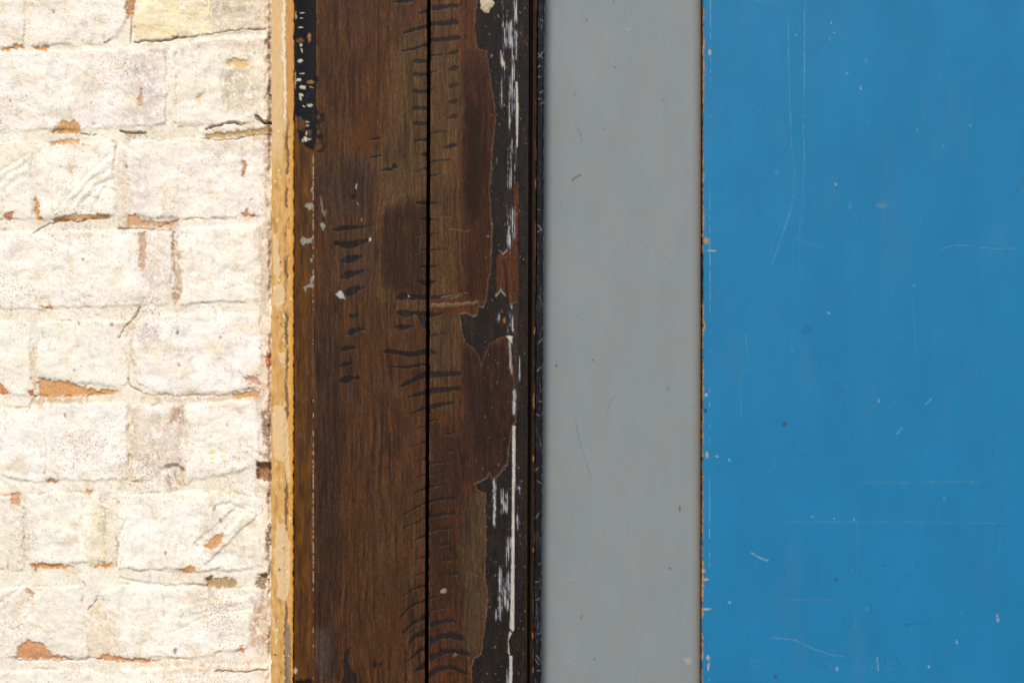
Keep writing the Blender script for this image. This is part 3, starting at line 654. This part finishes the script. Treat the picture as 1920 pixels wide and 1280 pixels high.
bc = lin(38, 32, 29)[None, None, :] * (1 + .5 * nb)[..., None]
bc = mix(bc, lin(56, 38, 32), ss(.05, .4, fbm(X / 12, Y / 60, 3, 93)) * .6)
col = col * (1 - Bm[..., None]) + bc * Bm[..., None]
col = mix(col, lin(142, 112, 84), rimB * .55); h += Bm * .45; rough = rough * (1 - Bm) + (.34 + .1 * nb) * Bm
br = c.box(963, 560, 972, 770, 1.2, 6) * .8; col = mix(col, lin(66, 44, 38), br)
sp = ss(.48, .62, fbm(X / 2.7, Y / 2.7, 2, 97, .7)) * Bm; col = mix(col, lin(120, 106, 92), sp * .6)
# white scuffs: vertical streaks inside regions
stx = fbm(X / 2.0, Y / 85, 3, 101, .6); sty = fbm(X / 4, Y / 10, 3, 104)
def scuff(x0, y0, x1, y1, dens, tn=(214, 212, 212), sx=1.5, sy=6):
    global col, h, rough
    M = c.box(x0, y0, x1, y1, sx, sy) * ss(.35 - dens, .62 - dens, stx * 1.15 + .16 * sty)
    G = c.box(x0 - 1, y0, x1 + 1, y1, sx + 1, sy + 4) * ss(.2 - dens, .75 - dens, stx * .6 + .4 * sty + .1)
    col = mix(col, lin(112, 114, 122), np.clip(G, 0, 1) * .45)
    col = mix(col, lin(*tn) * .9, np.clip(M, 0, 1) * .9); h += M * .12; rough = rough + M * .15
for a in [(940,-60,948,32,.25),(960,-60,968,40,.35),(940,42,962,88,.42),(936,70,946,190,.12),(953,60,968,150,.22),(953,125,962,215,.36),(954,130,967,185,.2),(936,140,941,196,.3),(952,180,958,252,.28),(952,262,966,342,.22),(951,330,958,352,.4),
          (952,388,955,462,.5),(958,390,965,450,.28),(951,440,960,462,.4),(952,574,963,622,.3),(932,588,937,600,.35),(955,640,960,700,.42),(962,732,967,776,.7),(952,850,966,870,.15),(926,900,930,962,.7),(940,918,954,960,.32),(950,1010,962,1142,.30),
          (937,1065,942,1160,.48),(946,1085,951,1135,.4),(929,1145,933,1160,.35),(925,960,929,985,.5),(970,965,974,990,.3),(952,1255,957,1285,.4),(971,900,977,925,.3),(930,298,932,305,.6),(972,670,976,712,.3)]: scuff(*a)
cS = Canvas(X, Y, .55, 6, 35)
def solid(p, tn=(222, 214, 200)):
    global col, h, rough
    M = cS.poly(p, .6, grow=-.25); M = M * np.clip(1.1 + .5 * sty, 0, 1)
    col = mix(col, lin(*tn) * .9, M * .97); h += M * .5; rough = rough + M * .2
solid([(965,154),(969,154),(971,200),(970,276),(967,276),(966,230)]); solid([(938,95),(941,108),(945,122),(940,128),(937,118)], (216,200,176)); solid([(965,60),(968,60),(967,115),(965,112)], (190,180,170))
solid([(948,629),(962,630),(960,644),(956,640),(952,634)]); solid([(961,798),(967,798),(967,905),(965,960),(961,905)]); solid([(961,900),(966,900),(966,1010),(966,1180),(962,1184),(957,1176),(959,1130),(960,1040)])
solid([(957,1182),(962,1186),(955,1200),(958,1226),(955,1226),(954,1200)]); solid([(957,1228),(963,1228),(963,1262),(962,1300),(956,1300),(957,1262)]); solid([(953,640),(958,640),(961,700),(958,700)], (170,162,150))
solid([(972,910),(977,914),(975,920)]); solid([(930,468),(938,472),(943,480),(952,470),(951,466),(943,475),(938,470)], (160,150,142)); solid([(940,940),(943,930),(953,955),(950,962)], (180,174,166))
for p in ([(930,554),(935,549),(939,543),(944,551),(947,554)],): col = mix(col, lin(170,160,146), c.stroke(p, .9, .9) * .8)
M = c.ell(946, 600, 3, 5.5); col = mix(col, lin(170, 104, 30), M * .8)
for p, tn in [([(826,1108),(832,1102),(840,1104),(838,1112),(828,1112)], (176,164,148)), ([(848,1232),(856,1222),(860,1228)], (140,104,76))]:
    M = c.poly(p, .9); col = mix(col, lin(*tn), M * .8); h += M * .3
for i in range(170):
    px, py = rb.uniform(905, 989), rb.uniform(0, 1280); a = rb.uniform(.5, 1.1)
    M = c.ell(px, py, a, a * rb.uniform(.8, 2.5), .5); col = mix(col, lin(170, 158, 144), M * rb.uniform(.2, .7))
# groove-side step, ragged brown fringe by the bead
h += .5 * ss(966, 970, X) - 1.0 * ss(808, 805, X)
fr = ss(987.5, 989, c.WX + 1.2 * sty); col = mix(col, lin(60, 40, 26), fr * .7)
slab('board', Xp, Y, .0175 + h / 1000, .05, col, rough, M_wood, frame)

# ---- bead: groove then a rounded, rubbed edge
xs = np.arange(990.6, 1005.1, .9); X, Y = np.meshgrid(xs, ys)
c = Canvas(X, Y, .9, 7, 45)
prof = np.where(X < 995, -7.0, 0) ; u = np.clip((X - 1000) / 5.0, -1, 1)
prof = np.where(X < 995, -8.0, -1.6 + 1.9 * np.sqrt(np.clip(1 - u * u, 0, 1)) - .3)
nb = fbm(X / 4, Y / 40, 4, 111); n5 = fbm(X / 3, Y / 14, 3, 114)
col = np.ones(X.shape + (3,)) * lin(48, 32, 20); col = mix(col, lin(28, 20, 16), ss(998, 994, X))
col = mix(col, lin(132, 88, 42), ss(.0, .45, nb) * ss(1000, 1003, X) * .75)
for cx, cy, ry in [(1003,345,6),(1001,752,9),(1001,860,4),(1002,620,5),(1001,1190,4),(1002,1255,4),(1002,1030,3)]: col = mix(col, lin(196, 132, 56), c.ell(cx, cy, 1.2, ry * 1.5) * .75)
col = mix(col, lin(160, 130, 96), ss(.35, .55, n5) * ss(1000, 1003, X) * .5)
slab('bead', shear(X, Y, -.0045), Y, .0165 + (prof + .15 * n5) / 1000, .05, col, .35, M_wood, frame)

# ---- dark outer edge
xs = np.arange(1005.6, 1018.6, .9); X, Y = np.meshgrid(xs, ys)
X2 = X + ss(1015, 1018, X) * 1.4 * fbm(Y / 18, Y * 0, 4, 17)
c = Canvas(X, Y, .9, 7, 49)
nb = fbm(X / 2.4, Y / 26, 4, 121, .7); n5 = fbm(X / 3, Y / 9, 3, 124); big = fbm(X / 40, Y / 110, 3, 127)
col = np.ones(X.shape + (3,)) * lin(24, 25, 31)
col = mix(col, lin(128, 132, 142), ss(.14, .6, nb + .3 * n5 + .5 * big) * .42)
col = mix(col, lin(190, 184, 176), ss(1016, 1018, X) * ss(-.1, .3, n5) * .6)
for i in range(26):
    px, py = rb.uniform(1006, 1017), rb.uniform(0, 1280); a = rb.uniform(-6, 6)
    col = mix(col, lin(176, 172, 168), c.stroke([(px - 4, py - a), (px + 4, py + a)], .5, .4) * .7)
h = .1 * nb - 2.2 * ss(1014, 1018.5, X) ** 2 - .5 * ss(1008, 1005, X)
slab('edge_board', shear(X2, Y, -.0055), Y, .0165 + h / 1000, .05, col, .4, M_wood, frame)

# ---- added dark block behind the boards, stops light leaking through the gaps
M_dark = bpy.data.materials.new('light_stop_dark'); M_dark.use_nodes = True
b = M_dark.node_tree.nodes['Principled BSDF']; b.inputs['Roughness'].default_value = .9
nz = M_dark.node_tree.nodes.new('ShaderNodeTexNoise'); nz.inputs['Scale'].default_value = 60
cr = M_dark.node_tree.nodes.new('ShaderNodeValToRGB'); cr.color_ramp.elements[0].color = (.012, .009, .007, 1); cr.color_ramp.elements[1].color = (.03, .022, .016, 1)
M_dark.node_tree.links.new(nz.outputs[0], cr.inputs[0]); M_dark.node_tree.links.new(cr.outputs[0], b.inputs['Base Color'])
def block(name, x0, x1, y0, y1, z0, z1, mat, parent):
    v = [(x, y, z) for x in (x0, x1) for y in (y0, y1) for z in (z0, z1)]
    f = [(0, 1, 3, 2), (4, 6, 7, 5), (0, 4, 5, 1), (2, 3, 7, 6), (0, 2, 6, 4), (1, 5, 7, 3)]
    return link_mesh(name, v, f, mat, parent, False)
px2x = lambda p: (p - 960) * S
block('light_stop', px2x(513.5), px2x(1008), .0502, .12, 0, 2.2, M_dark, frame)

# ---- putty lump on the black paint
import bmesh
bm = bmesh.new(); bmesh.ops.create_icosphere(bm, subdivisions=5, radius=1)
for v in bm.verts:
    co = v.co
    ang = math.atan2(co.z, co.x)
    rr = 1 + .10 * math.sin(3 * ang + .6) + .07 * math.sin(5 * ang + 2) + .04 * math.sin(9 * ang)
    d = .10 * math.sin(co.x * 5 + co.z * 3) + .07 * math.sin(co.z * 9 - co.x * 4 + 1)
    v.co = (co.x * rr * 13.0 * S, co.y * (4.4 + 4 * d) * S, co.z * rr * 15.5 * S)
me = bpy.data.meshes.new('putty_lump'); bm.to_mesh(me); bm.free()
me.polygons.foreach_set('use_smooth', [True] * len(me.polygons))
pm = bpy.data.materials.new('old_putty'); pm.use_nodes = True
b = pm.node_tree.nodes['Principled BSDF']; b.inputs['Roughness'].default_value = .6
nz = pm.node_tree.nodes.new('ShaderNodeTexNoise'); nz.inputs['Scale'].default_value = 160; nz.inputs['Detail'].default_value = 4
cr = pm.node_tree.nodes.new('ShaderNodeValToRGB'); cr.color_ramp.elements[0].position = .35; cr.color_ramp.elements[0].color = (.44, .36, .22, 1); cr.color_ramp.elements[1].color = (.56, .48, .33, 1)
pm.node_tree.links.new(nz.outputs[0], cr.inputs[0]); pm.node_tree.links.new(cr.outputs[0], b.inputs['Base Color'])
bp = pm.node_tree.nodes.new('ShaderNodeBump'); bp.inputs['Distance'].default_value = .00015; pm.node_tree.links.new(nz.outputs[0], bp.inputs['Height']); pm.node_tree.links.new(bp.outputs[0], b.inputs['Normal'])
me.materials.append(pm)
o = bpy.data.objects.new('putty_lump', me); sc.collection.objects.link(o); o.parent = frame
o.location = ((910.5 + 2 - 960) * S * .989, -.0185, ZC + (640 - 9) * S * .989)

# ================================================================== GREY PANEL
grey = empty('grey_board', (0, 0, 0))
tag(grey, 'smooth grey painted upright board set back between the dark timber frame and the blue door', 'board')
ys = rows(2.0)
xs = np.unique(np.concatenate([np.arange(1006, 1286, 2.0), np.arange(1286, 1316.2, 1.0)])); X, Y = np.meshgrid(xs, ys)
c = Canvas(X, Y, .8, 8, 65)
col = np.ones(X.shape + (3,)) * lin(152, 159, 161)
nb = fbm(X / 3, Y / 120, 4, 131, .6); nm = fbm(X / 60, Y / 140, 4, 134)
col = col * (1 + .035 * nb + .06 * nm + .02 * fbm(X / 1.8, Y / 30, 2, 431))[..., None]
col = mix(col, lin(158, 156, 146), ss(0, .5, fbm(X / 40, Y / 80, 4, 137)) * .4)
h = .12 * nb + .22 * nm; rough = np.full(X.shape, .42) + .05 * nm
def mark(M, tn, a=.8, mm=0):
    global col, h; col = mix(col, lin(*tn), np.clip(M * a, 0, 1)); h = h + M * mm
mark(c.stroke([(1073, 338), (1080, 332), (1090, 328)], 1.8, 1.2), (84, 84, 70))
mark(c.stroke([(1080, 240), (1087, 248), (1091, 268)], .7, .5), (104, 106, 106))
mark(c.stroke([(1153, 742), (1144, 756), (1138, 776)], .8, .4), (108, 112, 112), .7); mark(c.stroke([(1078, 785), (1086, 820), (1098, 862), (1111, 902)], .7, .5), (104, 106, 106), .7)
for a in [(1043,685,2,1.6,(50,44,42)),(1112,675,1.7,1.6,(56,52,50)),(1253,729,1.8,3.4,(128,126,84)),(1275,953,1.8,6,(112,104,64)),(1091,1157,1.6,4,(128,122,80)),(1115,1235,1.4,2,(84,80,60)),(1257,1065,1.8,1.6,(70,68,66)),(1270,1021,1.2,1.2,(90,90,90)),
          (1099,38,2,2,(96,98,96)),(1078,178,1.6,1.8,(104,106,104)),(1242,189,2,1.4,(112,114,112)),(1150,3,1.4,3,(104,106,104)),(1153,127,1.6,1.6,(110,112,110)),(1106,248,1.8,1.4,(112,114,114)),(1131,242,1.6,1.4,(112,114,114)),(1175,54,1.4,2,(196,196,190)),(1300,763,1.6,1.2,(100,84,66))]:
    mark(c.ell(*a[:4]), a[4], .8, -.05)
mark(c.poly([(1282, 1236), (1290, 1232), (1297, 1234), (1297, 1246), (1289, 1245)], 1), (178, 176, 170), .9, .15)
mark(c.stroke([(1066, 1085), (1074, 1086)], .7, .7), (186, 186, 180)); mark(c.stroke([(1063, 1236), (1072, 1239)], .8, .6), (180, 178, 168))
mark(c.box(1075, 965, 1086, 1010, 3, 8) * ss(-.1, .3, nb), (176, 170, 150), .4)
for i in range(90):
    px, py = rb.uniform(1020, 1290), rb.uniform(0, 1280); a = rb.uniform(.6, 1.3)
    mark(c.ell(px, py, a, a * rb.uniform(.7, 1.6), .5), (112, 114, 114) if i % 4 else (178, 178, 174), rb.uniform(.3, .7), -.05)
u = np.clip((X - 1294) / 22.0, 0, 1); rnd = -(1 - np.sqrt(np.clip(1 - u ** 2.4, 0, 1))) * 7
col = mix(col, lin(158, 146, 128), ss(1294, 1314, X + 3 * nm) * .7)  # warm shading of the rounded edge, put into the paint colour
slab('board', shear(X, Y, -.0012), Y, -.0025 + (h + rnd) / 1000, .07, col, rough, M_grey, grey)
# small nail head by the edge
bm = bmesh.new(); bmesh.ops.create_uvsphere(bm, u_segments=20, v_segments=10, radius=.0016)
for v in bm.verts: v.co.y *= .5
me = bpy.data.meshes.new('nail_head'); bm.to_mesh(me); bm.free(); me.polygons.foreach_set('use_smooth', [True] * len(me.polygons)); 
nm_ = bpy.data.materials.new('rusty_nail'); nm_.use_nodes = True; q = nm_.node_tree; nz = q.nodes.new('ShaderNodeTexNoise'); nz.inputs['Scale'].default_value = 900
cr = q.nodes.new('ShaderNodeValToRGB'); cr.color_ramp.elements[0].color = (.03, .022, .018, 1); cr.color_ramp.elements[1].color = (.22, .18, .14, 1); q.links.new(nz.outputs[0], cr.inputs[0]); q.links.new(cr.outputs[0], q.nodes['Principled BSDF'].inputs['Base Color'])
me.materials.append(nm_); o = bpy.data.objects.new('nail_head', me); sc.collection.objects.link(o); o.parent = grey
o.location = ((1307.5 - 960) * S * 1.004, .0068, ZC + (640 - 1241) * S * 1.004)

# ================================================================== BLUE DOOR
door = empty('door', (0, 0, 0))
tag(door, 'blue painted door with fine scratches and chipped wood edge beside the grey board', 'door')
xs = spread(1317.5, 1960, 2.0, 1317.5, 3250); xs = np.unique(np.concatenate([np.arange(1317.5, 1346, 1.0), xs[xs > 1347]])); X, Y = np.meshgrid(xs, ys)
X2 = X + ss(1323, 1317.5, X) * (1.6 * fbm(Y / 15, Y * 0, 4, 12) + .5 * np.sin(Y / 300))
c = Canvas(X, Y, .7, 8, 75)
nb = fbm(X / 2.6, Y / 160, 4, 141, .6); nm = fbm(X / 120, Y / 200, 4, 144); nf = fbm(X / 3, Y / 3, 2, 147)
col = np.ones(X.shape + (3,)) * lin(26, 134, 187)
col = col * (1 + .045 * nb + .10 * nm)[..., None]
h = .05 * nb + .35 * nm; rough = np.full(X.shape, .40) + .06 * nm + .04 * nb
fd = ss(.1, .5, fbm(X / 60, Y / 220, 4, 151)); col = mix(col, lin(62, 134, 180), fd * .3)
T = lambda P: [(1300 + a / 2.909, b_ ) for a, b_ in P]
def scr(pts, w=.7, tn=(120, 176, 206), a=.6): mark(c.stroke(pts, w * .9, w * .7) * np.clip(.75 + 1.2 * fbm(X / 14, Y / 14, 3, 421), .15, 1), tn, a * .8, -.03)
# panel 1 marks (zoom factor 2.909, offsets 0 / 400 / 840)
def Z(P, off): return [(1300 + a / 2.909, off + b_ / 2.909) for a, b_ in P]
scr(Z([(515,80),(515,240),(524,560),(534,790),(550,920),(548,1060),(530,1150),(497,1250)],0), .8); scr(Z([(497,40),(505,10),(520,0),(450,210),(410,320)][0:1] + [(497,80),(450,215),(412,318)],370), .6, a=.35)
scr(Z([(606,0),(603,400),(600,700),(603,940)],0), .8, (140,186,210), .7); scr(Z([(600,940),(590,1270)],0), .6, a=.35); scr(Z([(300,0),(400,10),(545,32)],0), .6, a=.4)
scr(Z([(520,0),(460,190),(415,310)],400), .8); scr(Z([(535,160),(545,135),(580,142),(640,168),(700,190)],400), .6, a=.5); scr(Z([(1345,195),(1400,178),(1480,172),(1580,188),(1700,194),(1804,188)],400), .7)
scr(Z([(580,0),(582,380)],400), .6, a=.3); scr(Z([(285,660),(290,720),(298,790)],400), 1.6, a=.3); scr(Z([(295,842),(265,860),(252,930),(262,1110)],400), 1.0, a=.35)
scr(Z([(1195,460),(1205,620),(1218,810)],400), 1.0, a=.3); scr(Z([(1075,640),(1160,690)],400), .8, a=.35)
for p, o_ in [([(1268,1040),(1298,1010)],400),([(1112,1200),(1140,1168)],400),([(1005,1140),(1012,1208)],840),([(320,570),(365,598),(410,612)],840),([(1010,1010),(1011,1028)],400)]: scr(Z(p, o_), .9, (214, 220, 220), .85)
for p in [[(500,400),(700,402),(1000,398),(1250,404),(1480,405)], [(1500,405),(1650,406),(1720,407)]]: scr(Z(p, 840), 1.2, (104, 158, 176), .45)
for p in [[(900,188),(1080,186),(1180,188)], [(1250,184),(1400,180),(1560,186)], [(1680,188),(1725,188)]]: scr(Z(p, 840), 2.6, (92, 148, 164), .4)
scr(Z([(480,825),(640,825),(790,830)], 840), 2.6, (90, 136, 158), .4); scr(Z([(430,1030),(560,1045),(640,1085),(720,1115),(820,1137)], 840), 1.4, (150, 180, 190), .4)
scr(Z([(897,330),(897,700)], 840), 1.6, (82, 144, 184), .3); scr(Z([(880,900),(880,980)], 840), .7)
for p in [[(1110,1130),(1135,1190)], [(878,1070),(880,1110)], [(862,1110),(862,1150)], [(1050,1130),(1052,1210)], [(1245,900),(1290,910)], [(1150,700),(1180,685)], [(1085,665),(1104,660)], [(1105,790),(1150,700)], [(1210,650),(1250,560)], [(1038,640),(1062,636)], [(1150,960),(1310,962)], [(1630,0),(1636,40)], [(1660,412),(1680,420)]]:
    scr(Z(p, 840), .7, (40, 56, 68), .7)
mark(c.ell(1300 + 780/2.909, 840 + 718/2.909, 3, 4), (64, 84, 92)); mark(c.ell(1300 + 450/2.909, 840 + 1242/2.909, 3, 4), (60, 84, 96)); mark(c.ell(1300 + 498/2.909, 400 + 1148/2.909, 5, 5, .7), (50, 88, 104), .8)
WS = .6
for a in [(1300+738/2.909,400+543/2.909,3.4,1.8),(1300+1205/2.909,400+393/2.909,1.6,1.6),(1300+1662/2.909,840+935/2.909,3,5),(1300+1660/2.909,840+912/2.909,1.4,4),(1300+1440/2.909,840+1056/2.909,2,4.5),(1300+785/2.909,840+1202/2.909,3,5),(1300+1288/2.909,840+1190/2.909,1.6,5),
          (1300+878/2.909,840+388/2.909,2.6,1.6),(1300+768/2.909,840+384/2.909,2.2,1.2),(1300+650/2.909,840+372/2.909,2.6,1.2),(1300+197/2.909,840+65/2.909,1.8,4),(1300+130/2.909,840+45/2.909,4.5,1.8),(1300+200/2.909,840+840/2.909,3.5,2.4),(1300+1510/2.909,686/2.909,2,2),(1300+836/2.909,401/2.909,2.4,1.6),
          (1300+765/2.909,180/2.909,1.8,1.8),(1300+752/2.909,125/2.909,1.4,5),(1300+558/2.909,193/2.909,2,1.4),(1300+775/2.909,1005/2.909,1.8,4),(1300+910/2.909,480/2.909,1.6,5)]: mark(c.ell(a[0], a[1], a[2] * .8, a[3] * .8), (180, 202, 208), WS)
mark(c.ell(1300 + 1027/2.909, 1122/2.909, 10, 5, .3), (96, 146, 164), .7)
for p in [([(1735,1075),(1770,1045),(1804,1010)],0), ([(1745,1060),(1804,970)],0)]: scr(Z(*p), 2.2, (66, 92, 108), .5)
for cx, cy in ((452,942),(852,1128),(742,212),(938,332),(1218,708),(1362,800),(1372,280+2440),(950,880+2440)): mark(c.ell(1300 + cx/2.909, cy/2.909, 2.6, 4.5, .5), (96, 158, 194), .5)
mark(c.ell(1300 + 617/2.909, 400 + 635/2.909, 9, 9, .3), (28, 112, 162), .5)
mark(c.box(1500, 1238, 1750, 1262, 60, 8) * ss(.05, .4, fbm(X / 26, Y / 2.2, 3, 155)), (100, 160, 196), .2)
mark(c.box(1400, 1230, 1460, 1262, 20, 8) * ss(.05, .4, fbm(X / 20, Y / 2.2, 3, 156)), (100, 160, 196), .18)
for i in range(260):
    px, py = rb.uniform(1340, 1918), rb.uniform(0, 1280); a = rb.uniform(.5, 1.2); l = rb.uniform(0, 7) if i % 3 else rb.uniform(0, 2)
    an = math.radians(90 + rb.uniform(-12, 12)) if i % 4 else rb.uniform(0, 3.1)
    mark(c.stroke([(px, py), (px + l * math.cos(an) + .01, py + l * math.sin(an))], a * .6, a * .35), (110, 170, 202) if i % 5 else (40, 66, 84), rb.uniform(.15, .6))
fine = ss(.28, .6, fbm(X / 1.6, Y / 14, 3, 158, .7)) * ss(0, .4, fbm(X / 60, Y / 60, 3, 159)); col = mix(col, lin(104, 164, 198), fine * .25)
# dotted white line inside the edge
dl = ss(1.1, .5, np.abs(X - 1331 - .5 * np.sin(Y / 80))) * ss(.02, .25, fbm(X / 60, Y / 13, 3, 161) + .25 * np.sin(Y / 70 + 1)); col = mix(col, lin(166, 196, 208), dl * .42)
for a in [(1330,98,2.6,5,(214,180,128)),(1323,451,5,5.5,(196,148,88)),(1326,752+100,3,6,(196,170,140)),(1328,1232,3,4,(206,180,140)),(1329,1250,1.6,7,(206,190,160)),(1334,470,8,.8,(190,204,200)),(1324,740,3,2.4,(176,196,206)),(1323,770,2.2,4.4,(44,40,38)),(1323,1141,11,1.4,(210,192,160)),(1322,1086,8,2,(206,182,150))]: mark(c.ell(*a[:4]), a[4], .9, -.1)
# chipped wooden edge
ew = 1318 + .7 + 2.2 * fbm(Y / 22, Y * 0, 4, 163) * 1.6 + 2.5 * (ss(195, 215, Y * 0 + Y) * 0) + 3.0 * np.exp(-((Y - 610) / 16.) ** 2) + 2.4 * np.exp(-((Y - 1075) / 26.) ** 2) * (1 + .8 * np.sin(Y / 2.2)) + 1.6 * np.exp(-((Y - 70) / 22.) ** 2)
em = ss(.8, -.8, X - ew)
ec = mix(np.ones(X.shape + (3,)) * lin(190, 144, 98), lin(220, 190, 152), ss(0, .4, nf)); ec = mix(ec, lin(120, 76, 50), ss(.15, .5, fbm(X / 5, Y / 16, 3, 166)))
dk = np.exp(-((Y - 520) / 50.) ** 4); ec = mix(ec, lin(60, 50, 44), dk * .85)
col = col * (1 - em[..., None]) + ec * em[..., None]; h -= em * .5 + 1.0 * ss(1320, 1317.5, X); rough = rough * (1 - em) + .8 * em
slab('leaf', shear(X2, Y, -.0015), Y, -.0020 + h / 1000, .06, col, rough, M_blue, door)
block('gap_light_stop', px2x(1300), px2x(1400), .0702, .13, 0, 2.2, M_dark, frame)  # added dark block, stops light leaking between grey board and door
